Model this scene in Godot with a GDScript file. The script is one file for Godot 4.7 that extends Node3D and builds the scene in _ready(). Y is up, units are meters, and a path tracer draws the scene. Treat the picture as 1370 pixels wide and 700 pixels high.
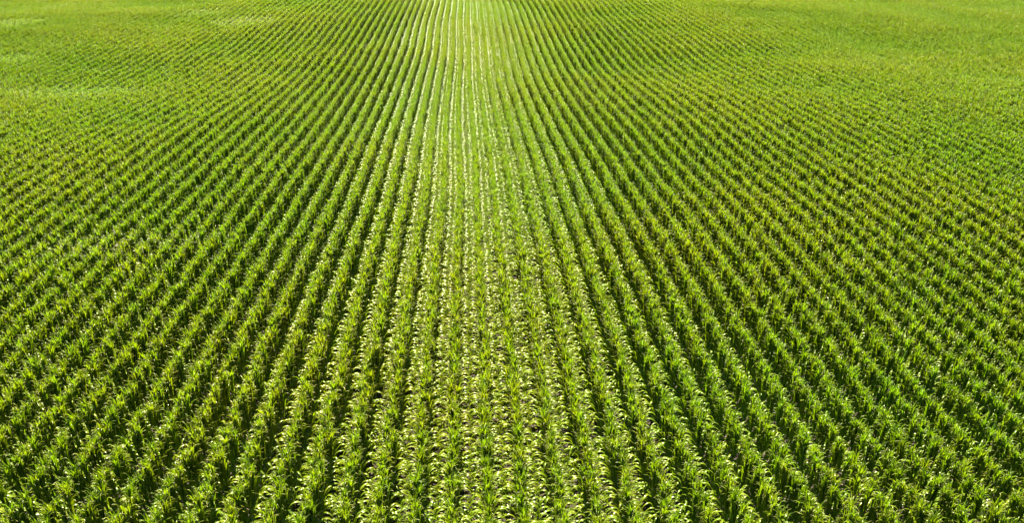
extends Node3D

# A maize field seen from a low drone: rows run along -Z, the sun stands high ahead of the camera.

const ROW := 0.75            # row spacing, metres
const STEP := 0.112          # plant spacing in a row
const CAM_H := 12.65
const PITCH := 28.0
const YAW := 3.5
const FOV := 41.96

var relief: FastNoiseLite
var drift: FastNoiseLite
var vigour: FastNoiseLite
var thin: FastNoiseLite
var leaves_low := []
var leaves_high := []
var leaves_whorl := []
var plant_kinds := []        # each: array of [part name, mesh, transform]
var tints := []
var leaf_tex: ImageTexture
var soil_mat: StandardMaterial3D
var stalk_mat: StandardMaterial3D


func _ready() -> void:
	view_and_light()
	noises()
	ground()
	materials()
	leaf_library()
	for k in 14:
		plant_kinds.append(plant_kind(k))
	sow()


# ---------------------------------------------------------------- camera, sky, sun

func view_and_light() -> void:
	var cam := Camera3D.new()
	cam.name = "camera"
	cam.position = Vector3(0, CAM_H, 0)
	cam.rotation_degrees = Vector3(-PITCH, -YAW, 0)
	cam.fov = FOV
	cam.near = 0.1
	cam.far = 2000.0
	add_child(cam)
	cam.make_current()

	var env := Environment.new()
	env.background_mode = Environment.BG_SKY
	var sky := Sky.new()
	var sm := ProceduralSkyMaterial.new()
	sm.sky_top_color = Color(0.20, 0.36, 0.66)
	sm.sky_horizon_color = Color(0.62, 0.72, 0.84)
	sm.sky_curve = 0.12
	sm.ground_bottom_color = Color(0.10, 0.12, 0.05)
	sm.ground_horizon_color = Color(0.30, 0.36, 0.22)
	sky.sky_material = sm
	env.sky = sky
	env.background_energy_multiplier = 0.45
	env.tonemap_mode = Environment.TONE_MAPPER_LINEAR
	env.tonemap_exposure = 5.9
	env.sdfgi_enabled = true
	env.ssao_enabled = true
	env.ssil_enabled = true
	var we := WorldEnvironment.new()
	we.name = "environment"
	we.environment = env
	add_child(we)

	var sun := DirectionalLight3D.new()
	sun.name = "sun"
	sun.light_color = Color(1.0, 0.95, 0.86)
	sun.light_energy = 1.6
	sun.light_angular_distance = 0.5
	sun.shadow_enabled = true
	# light travels back towards the camera and down: the sun is ahead, a little to the left
	sun.rotation_degrees = Vector3(-49, 180 + 2, 0)
	add_child(sun)


# ---------------------------------------------------------------- noise fields

func make_noise(s: int, f: float, octaves := 3) -> FastNoiseLite:
	var n := FastNoiseLite.new()
	n.seed = s
	n.noise_type = FastNoiseLite.TYPE_SIMPLEX_SMOOTH
	n.frequency = f
	n.fractal_octaves = octaves
	return n


func noises() -> void:
	relief = make_noise(11, 0.017, 2)
	drift = make_noise(23, 0.05, 2)
	vigour = make_noise(37, 0.06, 3)
	thin = make_noise(51, 0.16, 2)


func land(x: float, z: float) -> float:
	var fade := 1.0 - smoothstep(140.0, 190.0, Vector2(x, z + 50.0).length())
	var swale := exp(-pow((z + 55.0) / 17.0, 2.0)) * 0.6
	return (relief.get_noise_2d(x, z) * 0.55 - swale) * fade


func row_x(k: int, z: float) -> float:
	var pass_no := floorf(k / 8.0)
	return k * ROW + drift.get_noise_2d(0.0, z * 0.3) * 0.25 + drift.get_noise_2d(pass_no * 41.0 + 300.0, z * 0.7) * 0.10


# ---------------------------------------------------------------- ground

func ground() -> void:
	var st := SurfaceTool.new()
	st.begin(Mesh.PRIMITIVE_TRIANGLES)
	var edges := []
	for i in 81:
		edges.append(-200.0 + i * 5.0)
	var lines: Array = [-900.0, -500.0] + edges + [500.0, 900.0]
	var n := lines.size()
	for iz in n:
		for ix in n:
			var x: float = lines[ix]
			var z: float = lines[iz] - 50.0
			st.set_uv(Vector2(x, z) * 0.2)
			st.add_vertex(Vector3(x, land(x, z), z))
	for iz in n - 1:
		for ix in n - 1:
			var a := iz * n + ix
			for q in [a, a + 1, a + n + 1, a, a + n + 1, a + n]:
				st.add_index(q)
	st.generate_normals()
	soil_mat = StandardMaterial3D.new()
	var nt := NoiseTexture2D.new()
	var fn := make_noise(5, 0.012, 5)
	nt.noise = fn
	nt.width = 512
	nt.height = 512
	nt.seamless = true
	var g := Gradient.new()
	g.offsets = PackedFloat32Array([0.0, 0.45, 0.7, 1.0])
	g.colors = PackedColorArray([Color(0.016, 0.011, 0.007).linear_to_srgb(), Color(0.024, 0.017, 0.011).linear_to_srgb(), Color(0.036, 0.026, 0.017).linear_to_srgb(), Color(0.10, 0.072, 0.045).linear_to_srgb()])
	nt.color_ramp = g
	soil_mat.albedo_texture = nt
	soil_mat.uv1_scale = Vector3(2.3, 2.3, 1)
	soil_mat.roughness = 0.95
	var m := MeshInstance3D.new()
	m.name = "ground"
	m.mesh = st.commit()
	m.material_override = soil_mat
	m.set_meta("kind", "structure")
	m.set_meta("label", "brown bare soil between the corn rows")
	m.set_meta("category", "ground")
	add_child(m)


# ---------------------------------------------------------------- materials

func leaf_image() -> ImageTexture:
	var w := 32
	var h := 128
	var img := Image.create(w, h, true, Image.FORMAT_RGB8)
	var n := make_noise(91, 0.05, 3)
	for y in h:
		for x in w:
			var u := absf((x + 0.5) / w - 0.5) * 2.0
			var t := (y + 0.5) / h
			var c := Vector3(0.211, 0.290, 0.009)                     # blade, linear
			var vein := 0.5 + 0.5 * sin(x * 2.6)
			c *= 0.90 + 0.12 * vein + 0.22 * n.get_noise_2d(x * 2.0, y * 0.6)
			var rib := 1.0 - smoothstep(0.06, 0.16, u)                # pale midrib
			c = c.lerp(Vector3(0.36, 0.42, 0.10), rib * 0.75 * (1.0 - t * 0.6))
			var dry := smoothstep(0.90, 1.0, t + 0.05 * n.get_noise_2d(x * 4.0, y * 3.0))   # dry tips
			c = c.lerp(Vector3(0.36, 0.27, 0.11), dry * 0.7)
			img.set_pixel(x, y, Color(c.x, c.y, c.z).linear_to_srgb())
	img.generate_mipmaps()
	return ImageTexture.create_from_image(img)


func leaf_material(tint: Color) -> StandardMaterial3D:
	var m := StandardMaterial3D.new()
	m.albedo_texture = leaf_tex
	m.albedo_color = tint.linear_to_srgb()
	m.roughness = 0.6
	m.metallic = 0.1
	m.metallic_specular = 0.2
	m.clearcoat_enabled = true
	m.clearcoat = 0.72
	m.clearcoat_roughness = 0.31
	m.backlight_enabled = true
	m.backlight = Color(0.95, 1.0, 0.45)
	m.cull_mode = BaseMaterial3D.CULL_DISABLED
	return m


func materials() -> void:
	leaf_tex = leaf_image()
	for c in [Color(1.02, 1.02, 0.9), Color(1.0, 0.95, 0.8), Color(0.87, 0.92, 0.85), Color(0.80, 0.90, 0.8), Color(0.72, 0.82, 0.8), Color(0.66, 0.78, 0.7)]:
		tints.append(leaf_material(c))         # two pale, two middling, two deep greens
	stalk_mat = StandardMaterial3D.new()
	stalk_mat.albedo_color = Color(0.16, 0.24, 0.05).linear_to_srgb()
	stalk_mat.roughness = 0.6


func tint_colour(rng: RandomNumberGenerator) -> Color:
	var v := rng.randf_range(0.82, 1.04)
	return Color(v * rng.randf_range(0.82, 1.06), v, v * rng.randf_range(0.7, 1.1))


# ---------------------------------------------------------------- leaves and plants

# A maize blade that leaves the origin along +X: a folded, ruffled ribbon that follows an arch.
func leaf_blade(rng: RandomNumberGenerator, length: float, width: float, rise: float, fall: float, crest: float, soft: float, fold: float) -> ArrayMesh:
	var st := SurfaceTool.new()
	st.begin(Mesh.PRIMITIVE_TRIANGLES)
	st.set_smooth_group(0)
	var segs := 12
	var p := Vector3.ZERO
	var sway := rng.randf_range(-0.5, 0.5)
	var twist := rng.randf_range(-0.7, 0.7)
	var phase := rng.randf() * TAU
	var waves := rng.randf_range(2.0, 3.5)
	for i in segs + 1:
		var t := float(i) / segs
		var a := lerpf(rise, fall, smoothstep(crest - soft, crest + soft, t))
		var az := sway * t * t
		var dir := Vector3(cos(a) * cos(az), sin(a), cos(a) * sin(az))
		if i > 0:
			p += dir * (length / segs)
		var side := Vector3(-sin(az), 0, cos(az)).rotated(dir, twist * t * t)
		var up := side.cross(dir).normalized()
		var w := width * 0.5 * minf(1.0, 0.5 + 2.2 * t) * pow(maxf(0.0, 1.0 - pow(t, 1.9)), 0.85)
		w = maxf(w, 0.0015)
		var r1 := sin(phase + t * TAU * waves) * 0.30 * w
		var r2 := sin(phase + 1.9 + t * TAU * waves) * 0.30 * w
		st.set_uv(Vector2(0.0, t)); st.add_vertex(p - side * w * cos(fold) + up * (w * sin(fold) + r1))
		st.set_uv(Vector2(0.5, t)); st.add_vertex(p)
		st.set_uv(Vector2(1.0, t)); st.add_vertex(p + side * w * cos(fold) + up * (w * sin(fold) + r2))
	for i in segs:
		var b := i * 3
		for q in [b, b + 3, b + 1, b + 1, b + 3, b + 4, b + 1, b + 4, b + 2, b + 2, b + 4, b + 5]:
			st.add_index(q)
	st.generate_normals()
	return st.commit()


func leaf_library() -> void:
	var rng := RandomNumberGenerator.new()
	rng.seed = 4021
	for i in 12:
		leaves_low.append(leaf_blade(rng, rng.randf_range(0.66, 0.84), rng.randf_range(0.052, 0.072), rng.randf_range(0.92, 1.18), rng.randf_range(-1.4, -0.9), rng.randf_range(0.50, 0.66), rng.randf_range(0.18, 0.30), 0.35))
	for i in 16:
		leaves_high.append(leaf_blade(rng, rng.randf_range(0.56, 0.74), rng.randf_range(0.060, 0.080), rng.randf_range(1.37, 1.50), rng.randf_range(-1.3, 0.4), rng.randf_range(0.84, 0.99), rng.randf_range(0.09, 0.14), 0.45))
	for i in 12:
		leaves_whorl.append(leaf_blade(rng, rng.randf_range(0.46, 0.60), rng.randf_range(0.060, 0.080), rng.randf_range(1.38, 1.53), rng.randf_range(-0.3, 1.35), rng.randf_range(0.84, 0.97), 0.16, 0.5))


func tube(st: SurfaceTool, a: Vector3, b: Vector3, ra: float, rb: float, sides := 6) -> void:
	var d := (b - a).normalized()
	var u := d.cross(Vector3(0.31, 0.2, 0.93)).normalized()
	var v := d.cross(u)
	for i in sides:
		var t0 := TAU * i / sides
		var t1 := TAU * (i + 1) / sides
		var e0 := u * cos(t0) + v * sin(t0)
		var e1 := u * cos(t1) + v * sin(t1)
		for q in [[a + e0 * ra, e0], [b + e0 * rb, e0], [b + e1 * rb, e1], [a + e0 * ra, e0], [b + e1 * rb, e1], [a + e1 * ra, e1]]:
			st.set_normal(q[1])
			st.add_vertex(q[0])


func plant_kind(k: int) -> Array:
	var rng := RandomNumberGenerator.new()
	rng.seed = 900 + k * 13
	var parts := []
	var tall := rng.randf_range(0.98, 1.04)
	var st := SurfaceTool.new()
	st.begin(Mesh.PRIMITIVE_TRIANGLES)
	tube(st, Vector3(0, -0.06, 0), Vector3(0, tall * 0.55, 0), 0.014, 0.012)
	tube(st, Vector3(0, tall * 0.55, 0), Vector3(0, tall + 0.08, 0), 0.012, 0.006)
	parts.append(["stalk", st.commit(), Transform3D()])
	var side := 0.0 if k % 2 == 0 else PI
	for i in 3:                                    # oldest leaves, low over the soil
		var low_turn := side + rng.randf_range(-0.5, 0.5)
		var grow := rng.randf_range(1.0, 1.15)
		parts.append(["leaf", leaves_low[rng.randi() % leaves_low.size()], Transform3D(Basis(Vector3.UP, low_turn).scaled(Vector3(grow, grow * 0.8, grow)), Vector3(0, 0.14 + i * 0.06, 0))])
		side += PI
	var y := 0.34
	while y < tall:
		var share := y / tall
		var mesh: ArrayMesh
		if share < 0.46:
			mesh = leaves_low[rng.randi() % leaves_low.size()]
		else:
			mesh = leaves_high[rng.randi() % leaves_high.size()]
		var az := side + rng.randf_range(-0.7, 0.7) * (1.0 if share < 0.46 else 2.0)
		var s := rng.randf_range(0.9, 1.08)
		var b := Basis(Vector3.UP, az).scaled(Vector3(s, s, s))
		parts.append(["leaf", mesh, Transform3D(b, Vector3(0, y, 0) + Basis(Vector3.UP, az) * Vector3(0.008, 0, 0))])
		side += PI
		y += rng.randf_range(0.054, 0.07) if share < 0.46 else rng.randf_range(0.034, 0.046)
	for i in 10:
		var mesh2: ArrayMesh = leaves_whorl[rng.randi() % leaves_whorl.size()]
		var az2 := side + rng.randf_range(-1.57, 1.57)
		parts.append(["leaf", mesh2, Transform3D(Basis(Vector3.UP, az2), Vector3(0, tall - 0.12 + i * 0.016, 0))])
		side += PI
	return parts


# ---------------------------------------------------------------- the crop

func sow() -> void:
	var rng := RandomNumberGenerator.new()
	rng.seed = 2024
	var yaw := deg_to_rad(YAW)
	var pitch := deg_to_rad(PITCH)
	var th := tan(deg_to_rad(FOV) / 2.0)
	var aspect := 1370.0 / 700.0
	var fwd := Vector3(sin(yaw) * cos(pitch), -sin(pitch), -cos(yaw) * cos(pitch))
	var right := Vector3(cos(yaw), 0, sin(yaw))
	var upv := right.cross(fwd)
	var eye := Vector3(0, CAM_H, 0)
	# wind-laid patches of the crop: centre x, z, half-widths, how flat the plants lie and how much glare is painted into their tint
	var lodged_glare := [[-47.0, -78.0, 3.0, 3.0, 0.9], [-23.5, -78.0, 4.4, 3.4, 0.8], [-28.5, -50.0, 6.0, 3.4, 0.6], [-13.5, -23.0, 3.6, 1.4, 0.5], [-39.0, -62.0, 3.4, 2.6, 0.6], [-30.0, -85.0, 4.0, 2.6, 0.6]]
	var placed := []         # [depth, in view, transform, kind, tint]
	for k in range(-130, 150):
		var z := -4.0 + rng.randf_range(-0.1, 0.1)
		while z > -128.0:
			z -= STEP * rng.randf_range(0.8, 1.2)
			var x := row_x(k, z) + rng.randf_range(-0.02, 0.02)
			var r1 := rng.randf()
			var r2 := rng.randf()
			var r3 := rng.randf()
			var kind := rng.randi() % plant_kinds.size()
			var tint := tint_colour(rng)
			var lx := rng.randfn(0, 0.05)
			var lz := rng.randfn(0, 0.04)
			var y := land(x, z)
			var d := Vector3(x, y + 0.8, z) - eye
			var depth := d.dot(fwd)
			if depth < 6.0:
				continue
			var sx := d.dot(right) / (depth * th * aspect)
			var sy := d.dot(upv) / (depth * th)
			if absf(sx) > 1.0 + 5.0 / (depth * th * aspect) or sy < -1.0 - 4.0 / (depth * th):
				continue
			var v := vigour.get_noise_2d(x, z)
			if thin.get_noise_2d(x, z) > 0.68 and r1 < 0.4:
				continue
			if r1 < 0.025:
				continue
			var bent_glare := 0.0
			for q in lodged_glare:
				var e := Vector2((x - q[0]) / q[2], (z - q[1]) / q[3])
				bent_glare = maxf(bent_glare, q[4] * (1.0 - smoothstep(0.5, 1.0, e.length() + 0.35 * thin.get_noise_2d(x * 1.5, z * 1.5))))
			lx += bent_glare * 0.25 * (r2 - 0.5)
			var s := (0.99 + 0.12 * v) * lerpf(0.95, 1.04, r2)
			var turn := (PI if r3 < 0.5 else 0.0) + (fmod(r3 * 37.0, 1.0) - 0.5) * 1.1
			var b := Basis(Vector3.RIGHT, lx) * Basis(Vector3.BACK, lz) * Basis(Vector3.UP, turn)
			b = b.scaled(Vector3(s * (1.0 + 0.25 * bent_glare), s * (1.0 - 0.08 * bent_glare), s * (1.0 + 0.25 * bent_glare)))
			var f := 1.0 + 0.18 * v
			placed.append([depth, absf(sx) < 1.0 and absf(sy) < 1.0, Transform3D(b, Vector3(x, y, z)), kind, Color(tint.r * f * (1.0 + 0.22 * bent_glare), tint.g * (1.0 + 0.18 * bent_glare), tint.b * (1.0 + 2.5 * bent_glare)), Vector3(lx, lz, s)])  # patch plants get a paler tint: glare off laid leaves, painted in
	placed.sort_custom(func(a, b): return a[0] < b[0])
	var rest := []
	for i in plant_kinds.size():
		rest.append([])
	var made := 0
	for p in placed:
		if p[1] and made < 300:
			single_plant(p, made)
			made += 1
		else:
			rest[p[3]].append(p)
	var field := Node3D.new()
	field.name = "corn_rows"
	field.set_meta("kind", "stuff")
	field.set_meta("label", "long straight rows of green corn stretching away across the whole field")
	field.set_meta("category", "corn")
	add_child(field)
	var many := leaf_material(Color.WHITE)
	many.vertex_color_use_as_albedo = true
	for i in plant_kinds.size():
		var st := SurfaceTool.new()
		var stalk := SurfaceTool.new()
		for part in plant_kinds[i]:
			if part[0] == "leaf":
				st.append_from(part[1], 0, part[2])
			else:
				stalk.append_from(part[1], 0, part[2])
		var mesh := st.commit()
		mesh.surface_set_material(0, many)
		mesh = stalk.commit(mesh)
		mesh.surface_set_material(1, stalk_mat)
		var mm := MultiMesh.new()
		mm.transform_format = MultiMesh.TRANSFORM_3D
		mm.use_colors = true
		mm.mesh = mesh
		mm.instance_count = rest[i].size()
		for j in rest[i].size():
			mm.set_instance_transform(j, rest[i][j][2])
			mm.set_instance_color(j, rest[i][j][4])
		var mi := MultiMeshInstance3D.new()
		mi.name = "plants"
		mi.multimesh = mm
		mi.set_meta("kind", "stuff")
		field.add_child(mi, true)
	print("plants ", placed.size(), " singles ", made)


func single_plant(p: Array, n: int) -> void:
	var o := Node3D.new()
	o.name = "corn_plant" if n == 0 else "corn_plant_%03d" % n
	o.transform = p[2]
	var lean: Vector3 = p[5]
	var tone: String = ["bright yellow-green", "bright yellow-green", "fresh green", "fresh green", "deep green", "deep green"][n % 6]
	var size := "tall" if lean.z > 1.005 else ("short" if lean.z < 0.965 else "medium-height")
	var pose := "standing upright in its row"
	if absf(lean.x) > 0.05 and absf(lean.x) >= absf(lean.y):
		pose = "leaning along its row"
	elif absf(lean.y) > 0.045:
		pose = "leaning out over the gap between rows"
	o.set_meta("label", "%s %s corn plant %s, glossy leaves arching" % [size, tone, pose])
	o.set_meta("category", "corn plant")
	o.set_meta("group", "corn plants in the foremost rows")
	add_child(o)
	var mat: StandardMaterial3D = tints[n % tints.size()]
	for part in plant_kinds[p[3]]:
		var m := MeshInstance3D.new()
		m.name = part[0]
		m.mesh = part[1]
		m.transform = part[2]
		m.material_override = mat if part[0] == "leaf" else stalk_mat
		o.add_child(m, true)
